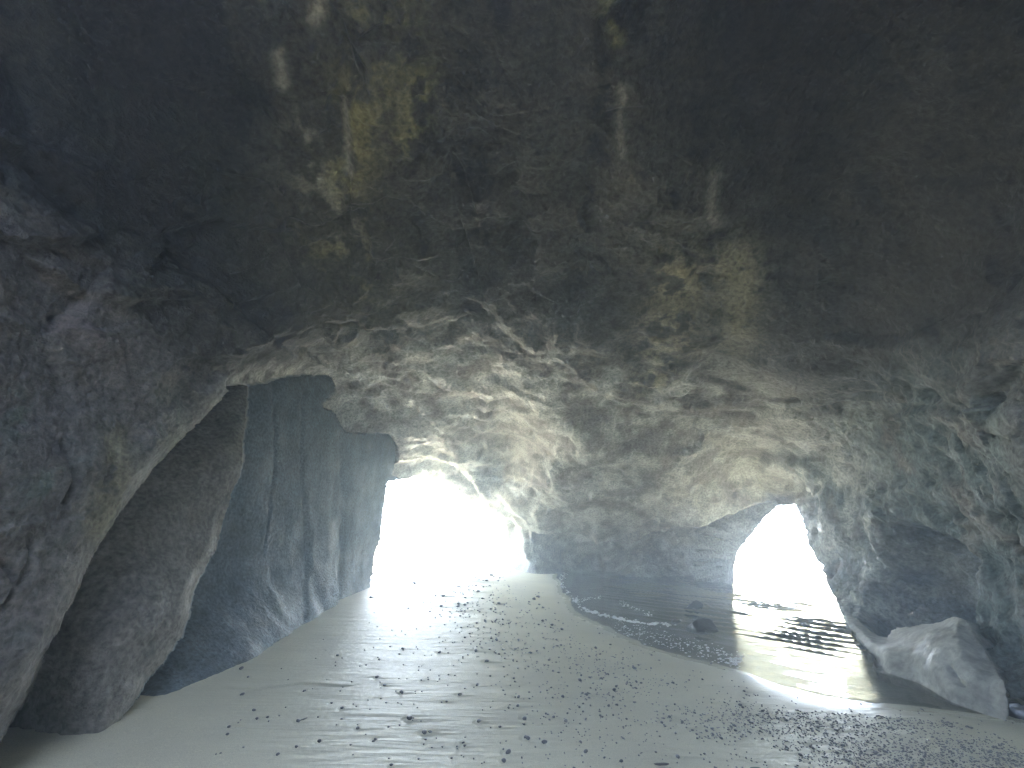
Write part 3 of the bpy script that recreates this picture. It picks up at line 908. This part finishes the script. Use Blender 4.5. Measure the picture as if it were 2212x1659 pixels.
# ------------------------------------------------------------------ sea
wang = np.concatenate([np.linspace(-180, 0, 60)[:-1], np.linspace(0, 52, 620), np.linspace(52, 180, 50)[1:]])
wang = np.radians(wang)
wrad = np.concatenate([[0.1, 2.0], np.geomspace(3.6, 60, 640), np.geomspace(65, 9000, 50)])
WA, WR = np.meshgrid(wang, wrad)
wx, wy = (WR * np.sin(WA)).ravel(), (WR * np.cos(WA)).ravel()
_, wd = sand_h(wx, wy)
q = np.column_stack([wx, wy, np.zeros(len(wx))])
wv = np.zeros(len(wx))
jn = np.where((WR.ravel() < 64) & (WA.ravel() > -0.05) & (WA.ravel() < 1.0))[0]
dr = math.radians(44)                       # swell comes in through the right mouth
dx, dy = math.sin(dr), math.cos(dr)
qq = q[jn]
ad = qq[:, 0] * dx + qq[:, 1] * dy
ac = -qq[:, 0] * dy + qq[:, 1] * dx
w3 = np.column_stack([ac * 0.55, ad * 2.0, np.zeros(len(qq))])
w3 = w3 + 0.5 * np.stack([perlin(w3 * 0.4), perlin(w3 * 0.4 + 3), np.zeros(len(qq))], 1)
r1 = fbm(w3, 4, 0.5, ridged=True)
r2 = fbm(qq * 4.2, 3)
ph = ad * 15.0 + 3.2 * fbm(np.column_stack([ac * 0.5, ad * 0.8, np.zeros(len(qq))]), 3)
sw = (1 - 2 * np.abs(np.sin(ph * 0.5)) ** 0.8) * (0.35 + 0.9 * smooth(-0.4, 0.4, perlin(np.column_stack([ac * 0.9, ad * 1.1, np.zeros(len(qq))]))))
r4 = fbm(w3 * np.array([2.2, 2.6, 1]) + 13, 3, 0.5, ridged=True)
r3 = fbm(np.column_stack([ac * 0.22, ad * 0.75, np.zeros(len(qq))]) + 7, 2)
dep = smooth(0.5, 2.6, -wd[jn])
wv[jn] = (0.046 * sw + 0.026 * r1 + 0.06 * r3) * (0.035 + 0.965 * dep) * smooth(64, 30, WR.ravel()[jn]) + 0.005 * r2 * (0.2 + 0.8 * dep)
gi = np.arange(len(wx)).reshape(WR.shape)
wf = np.stack([gi[:-1, :-1], gi[1:, :-1], gi[1:, 1:], gi[:-1, 1:]], -1).reshape(-1, 4)
m = bpy.data.materials.new("sea_water"); m.use_nodes = True
nt = m.node_tree; N, L = nt.nodes, nt.links
for n in list(N): N.remove(n)
out = N.new("ShaderNodeOutputMaterial")
gl = N.new("ShaderNodeBsdfGlossy"); gl.inputs["Roughness"].default_value = 0.035; gl.inputs["Color"].default_value = (1, 1, 1, 1)
tp = N.new("ShaderNodeBsdfTransparent"); tp.inputs["Color"].default_value = (0.74, 0.75, 0.71, 1)
df = N.new("ShaderNodeBsdfDiffuse"); df.inputs["Color"].default_value = (0.14, 0.15, 0.145, 1)
geo = N.new("ShaderNodeNewGeometry"); sep = N.new("ShaderNodeSeparateXYZ")
body = N.new("ShaderNodeMixShader"); body.inputs[0].default_value = 0.15
L.new(tp.outputs[0], body.inputs[1]); L.new(df.outputs[0], body.inputs[2])
fr_ = N.new("ShaderNodeFresnel"); fr_.inputs["IOR"].default_value = 1.33
n1 = N.new("ShaderNodeTexNoise"); n1.inputs["Scale"].default_value = 9; n1.inputs["Detail"].default_value = 4
L.new(geo.outputs["Position"], n1.inputs["Vector"])
bp = N.new("ShaderNodeBump"); bp.inputs["Strength"].default_value = 0.15; bp.inputs["Distance"].default_value = 0.01
L.new(n1.outputs[0], bp.inputs["Height"])
L.new(bp.outputs[0], gl.inputs["Normal"]); L.new(bp.outputs[0], fr_.inputs["Normal"])
mixs = N.new("ShaderNodeMixShader")
L.new(fr_.outputs[0], mixs.inputs[0]); L.new(body.outputs[0], mixs.inputs[1]); L.new(gl.outputs[0], mixs.inputs[2])
L.new(mixs.outputs[0], out.inputs[0])
tag(mesh_obj("sea", np.column_stack([wx, wy, wv + 0.004]), wf[:, ::-1], m), kind="structure")

# ------------------------------------------------------------------ stones
def stone_mat(name, ca, cb, rough):
    m, nt, b = new_mat(name)
    N, L = nt.nodes, nt.links
    oi = N.new("ShaderNodeObjectInfo"); tc = N.new("ShaderNodeTexCoord")
    n = N.new("ShaderNodeTexNoise"); n.inputs["Scale"].default_value = 6; n.inputs["Detail"].default_value = 6
    L.new(tc.outputs["Object"], n.inputs["Vector"])
    ad = N.new("ShaderNodeMath"); ad.operation = 'MULTIPLY_ADD'; ad.inputs[1].default_value = 0.5
    L.new(oi.outputs["Random"], ad.inputs[0])
    hf = N.new("ShaderNodeMath"); hf.operation = 'MULTIPLY'; hf.inputs[1].default_value = 0.5
    L.new(n.outputs[0], hf.inputs[0]); L.new(hf.outputs[0], ad.inputs[2])
    cr = N.new("ShaderNodeValToRGB")
    cr.color_ramp.elements[0].position = 0.25; cr.color_ramp.elements[0].color = (*ca, 1)
    cr.color_ramp.elements[1].position = 0.75; cr.color_ramp.elements[1].color = (*cb, 1)
    L.new(ad.outputs[0], cr.inputs[0]); L.new(cr.outputs[0], b.inputs["Base Color"])
    b.inputs["Roughness"].default_value = rough
    bp = N.new("ShaderNodeBump"); bp.inputs["Strength"].default_value = 0.5; bp.inputs["Distance"].default_value = 0.01
    L.new(n.outputs[0], bp.inputs["Height"]); L.new(bp.outputs[0], b.inputs["Normal"])
    return m
M_PEB = stone_mat("pebble_stone", (0.045, 0.048, 0.052), (0.19, 0.185, 0.175), 0.4)
M_WETROCK = stone_mat("wet_dark_rock", (0.018, 0.021, 0.024), (0.05, 0.05, 0.048), 0.3)

def ico(sub):
    import bmesh
    bm = bmesh.new(); bmesh.ops.create_icosphere(bm, subdivisions=sub, radius=1)
    v = np.array([p.co[:] for p in bm.verts]); f = np.array([[p.index for p in q.verts] for q in bm.faces]); bm.free()
    return v, f
ICO2, ICO5 = ico(2), ico(5)
def pebble_shape(seed, base=ICO2):
    r = np.random.default_rng(seed)
    v = base[0] * (1 + 0.22 * fbm(base[0] * 1.1 + seed * 7.7, 2))[:, None]
    for _ in range(4):                       # worn facets
        n = r.normal(size=3); n /= np.linalg.norm(n)
        d = v @ n; c = 0.62 + 0.25 * r.random()
        v = v - n * np.maximum(d - c, 0)[:, None] * 0.8
    return v * np.array([1.0, 0.7 + 0.25 * r.random(), 0.45 + 0.25 * r.random()])
SHAPES = [pebble_shape(k) for k in range(8)]
pd_cam = np.hypot(PEB[:, 0], PEB[:, 1])
inview = np.abs(np.arctan2(PEB[:, 0], PEB[:, 1])) < 0.92
order = np.argsort(-(PEB[:, 2] / np.hypot(pd_cam, 1.5)) * inview)
single, rest = order[:300], order[300:]
protos = []
for k in range(8):
    me_o = mesh_obj("pebble", SHAPES[k], ICO2[1], M_PEB)
    protos.append(me_o)
PEB_LABEL = "small dark wet pebble lying on the pale sand"
tag(protos[0], PEB_LABEL, "pebble", "pebbles scattered over the sand")
used = set()
for n, i in enumerate(single):
    k = n % 8
    o = protos[k] if k not in used else protos[k].copy()
    if k in used: S.collection.objects.link(o)
    used.add(k)
    x, y, r = PEB[i]
    o.location = (x, y, sand_at(x, y) + r * 0.22)
    o.scale = (r, r, r)
    o.rotation_euler = (random.uniform(-.25, .25), random.uniform(-.25, .25), random.uniform(0, 6.28))
    tag(o, PEB_LABEL, "pebble", "pebbles scattered over the sand")
vv, ff, off = [], [], 0
for n, i in enumerate(rest):
    x, y, r = PEB[i]
    a = random.uniform(0, 6.28); ca, sa = math.cos(a), math.sin(a)
    s = SHAPES[n % 8] * r
    vv.append(np.column_stack([s[:, 0] * ca - s[:, 1] * sa + x, s[:, 0] * sa + s[:, 1] * ca + y, s[:, 2] + sand_at(x, y) + r * 0.22]))
    ff.append(ICO2[1] + off); off += len(s)
tag(mesh_obj("shingle", np.concatenate(vv), np.concatenate(ff), M_PEB), kind="stuff")

def rock(name, u, v, z, w, h, seed, rz, label, cat, elong=0.65, group=None):
    base = ICO5[0].copy()
    rr = np.random.default_rng(seed)
    for _ in range(15):
        n = rr.normal(size=3); n /= np.linalg.norm(n)
        d = base @ n; c = 0.42 + 0.3 * rr.random()
        base = base - n * np.maximum(d - c, 0)[:, None] * 0.93
    base = base * (1 + 0.10 * fbm(base * 2.2 + seed, 5, 0.55))[:, None]
    base = base + 0.05 * base * fbm(base * 3.0 + seed, 4)[:, None]
    base /= np.abs(base).max(0)
    g = on_ground(u, v, z)
    o = mesh_obj(name, base * np.array([w / 2, w / 2 * elong, h]), ICO5[1], M_WETROCK)
    o.location = (g[0], g[1], z); o.rotation_euler = (0.08, -0.06, rz)
    return tag(o, label, cat, group)
rock("rock", 1512, 1358, 0.0, 0.62, 0.17, 21, -0.15, "larger dark wet rock with a glinting right edge, in the shallows nearest the sand", "rock")
rock("rock", 1500, 1318, -0.02, 0.50, 0.20, 33, -0.35, "upper dark rock poking out of the shallows, under the far wall", "rock")
rock("rock", 1458, 1343, -0.01, 0.26, 0.05, 45, 0.1, "small flat dark stone just left of the larger wet rock", "rock")
rock("rock", 2206, 1540, 0.03, 0.34, 0.12, 52, 0.5, "dark blue-black lump at the right foot of the pale boulder", "rock")  # dark lump set at the dark spot beside the boulder

# small flotsam left on the sand
def flotsam(name, u, v, ln, wd, th, rz, ca, cb, label, cat):
    g = on_ground(u, v, SAND_Z0)
    b0 = ICO5[0] * (1 + 0.12 * fbm(ICO5[0] * 2.0 + u, 3))[:, None]
    b0[:, 2] += 0.35 * (b0[:, 0] ** 2 - 0.3)          # curled up at the ends
    b0[:, 1] += 0.25 * np.sin(b0[:, 0] * 2.2)
    o = mesh_obj(name, b0 * np.array([ln / 2, wd / 2, th]), ICO5[1], stone_mat(name, ca, cb, 0.5))
    o.location = (g[0], g[1], sand_at(g[0], g[1]) + th * 0.6); o.rotation_euler = (0, 0, rz)
    tag(o, label, cat)
flotsam("driftwood", 1426, 1623, 0.11, 0.028, 0.008, -0.05, (0.05, 0.045, 0.04), (0.16, 0.14, 0.11), "thin dark sliver of driftwood lying flat on the sand at the bottom of the picture", "driftwood")
flotsam("leaf", 1626, 1623, 0.075, 0.035, 0.004, -0.2, (0.02, 0.07, 0.04), (0.04, 0.12, 0.07), "small dark green leaf lying among the pebbles", "leaf")
flotsam("twig", 655, 1553, 0.075, 0.012, 0.006, 0.9, (0.03, 0.028, 0.025), (0.07, 0.06, 0.05), "short dark twig lying aslant on bare sand at the left", "twig")

# ------------------------------------------------------------------ foam along the water's edge
fv, ffc, off = [], [], 0
ICO1 = ico(1)
r = np.random.default_rng(5)
def bubble(x, y, s, z=0.006):
    global off
    v = ICO1[0] * np.array([s * (0.8 + r.random()), s * (0.7 + .6 * r.random()), s * 0.5]) + np.array([x, y, max(z, sand_at(x, y) + 0.002)])
    fv.append(v); ffc.append(ICO1[1] + off); off += len(v)
line = densify(chaikin([(1226,1236),(1212,1247),(1211,1262),(1226,1278),(1240,1298),(1262,1315),(1292,1327),(1340,1338),(1395,1346),(1450,1350)], 2), 1.0, False, 3, 2)
for p in line:
    for k in range(int(r.integers(0, 4) * (0.4 + 1.2 * (math.sin(p[0] * 0.31) * math.sin(p[0] * 0.117 + 1) > -0.25)))):
        g = on_ground(p[0] + r.normal() * 3.4, p[1] + r.normal() * 1.3, 0)
        bubble(g[0], g[1], 0.010 + 0.022 * r.random() ** 2)
for k in range(330):
    t = r.random(); u = 1330 + 270 * t + r.normal() * 10; v = 1352 + 75 * t + r.normal() * 9
    g = on_ground(u, v, 0); bubble(g[0], g[1], 0.006 + 0.010 * r.random() ** 2)
for (a, b) in (((1240,1296),(1302,1290)),((1335,1298),(1400,1328)),((1600,1420),(1580,1436))):
    for t in np.linspace(0, 1, 40):
        g = on_ground(a[0] + (b[0] - a[0]) * t + r.normal() * 6, a[1] + (b[1] - a[1]) * t + r.normal() * 2.5, 0)
        bubble(g[0], g[1], 0.008 + 0.014 * r.random() ** 2)
m, nt, b = new_mat("sea_foam"); b.inputs["Base Color"].default_value = (0.8, 0.8, 0.78, 1); b.inputs["Roughness"].default_value = 0.4
tag(mesh_obj("foam", np.concatenate(fv), np.concatenate(ffc), m), kind="stuff")

# ------------------------------------------------------------------ thin haze added mainly to stand for lens glare round the mouths
HAZE = 0.014
top = float(max(POS[keep_v][:, 2].max() if (keep_v := np.unique(Q[keep])).size else 8, 8)) + 1.5
x0, x1, y0, y1, z0 = -9300, 9300, -9300, 9300, -3.6
hv = [(x, y, z) for z in (z0, top) for (x, y) in ((x0, y0), (x1, y0), (x1, y1), (x0, y1))]
hf_ = [(3, 2, 1, 0), (4, 5, 6, 7), (0, 1, 5, 4), (1, 2, 6, 5), (2, 3, 7, 6), (3, 0, 4, 7)]
m = bpy.data.materials.new("glare_haze"); m.use_nodes = True
nt = m.node_tree
for n in list(nt.nodes):
    if n.type != 'OUTPUT_MATERIAL': nt.nodes.remove(n)
pv = nt.nodes.new("ShaderNodeVolumePrincipled")
pv.inputs["Color"].default_value = (0.72, 0.86, 1.0, 1)
pv.inputs["Density"].default_value = HAZE
pv.inputs["Anisotropy"].default_value = 0.6
nt.links.new(pv.outputs[0], nt.nodes["Material Output"].inputs["Volume"])
tag(mesh_obj("haze", hv, hf_, m, None, False), kind="stuff")
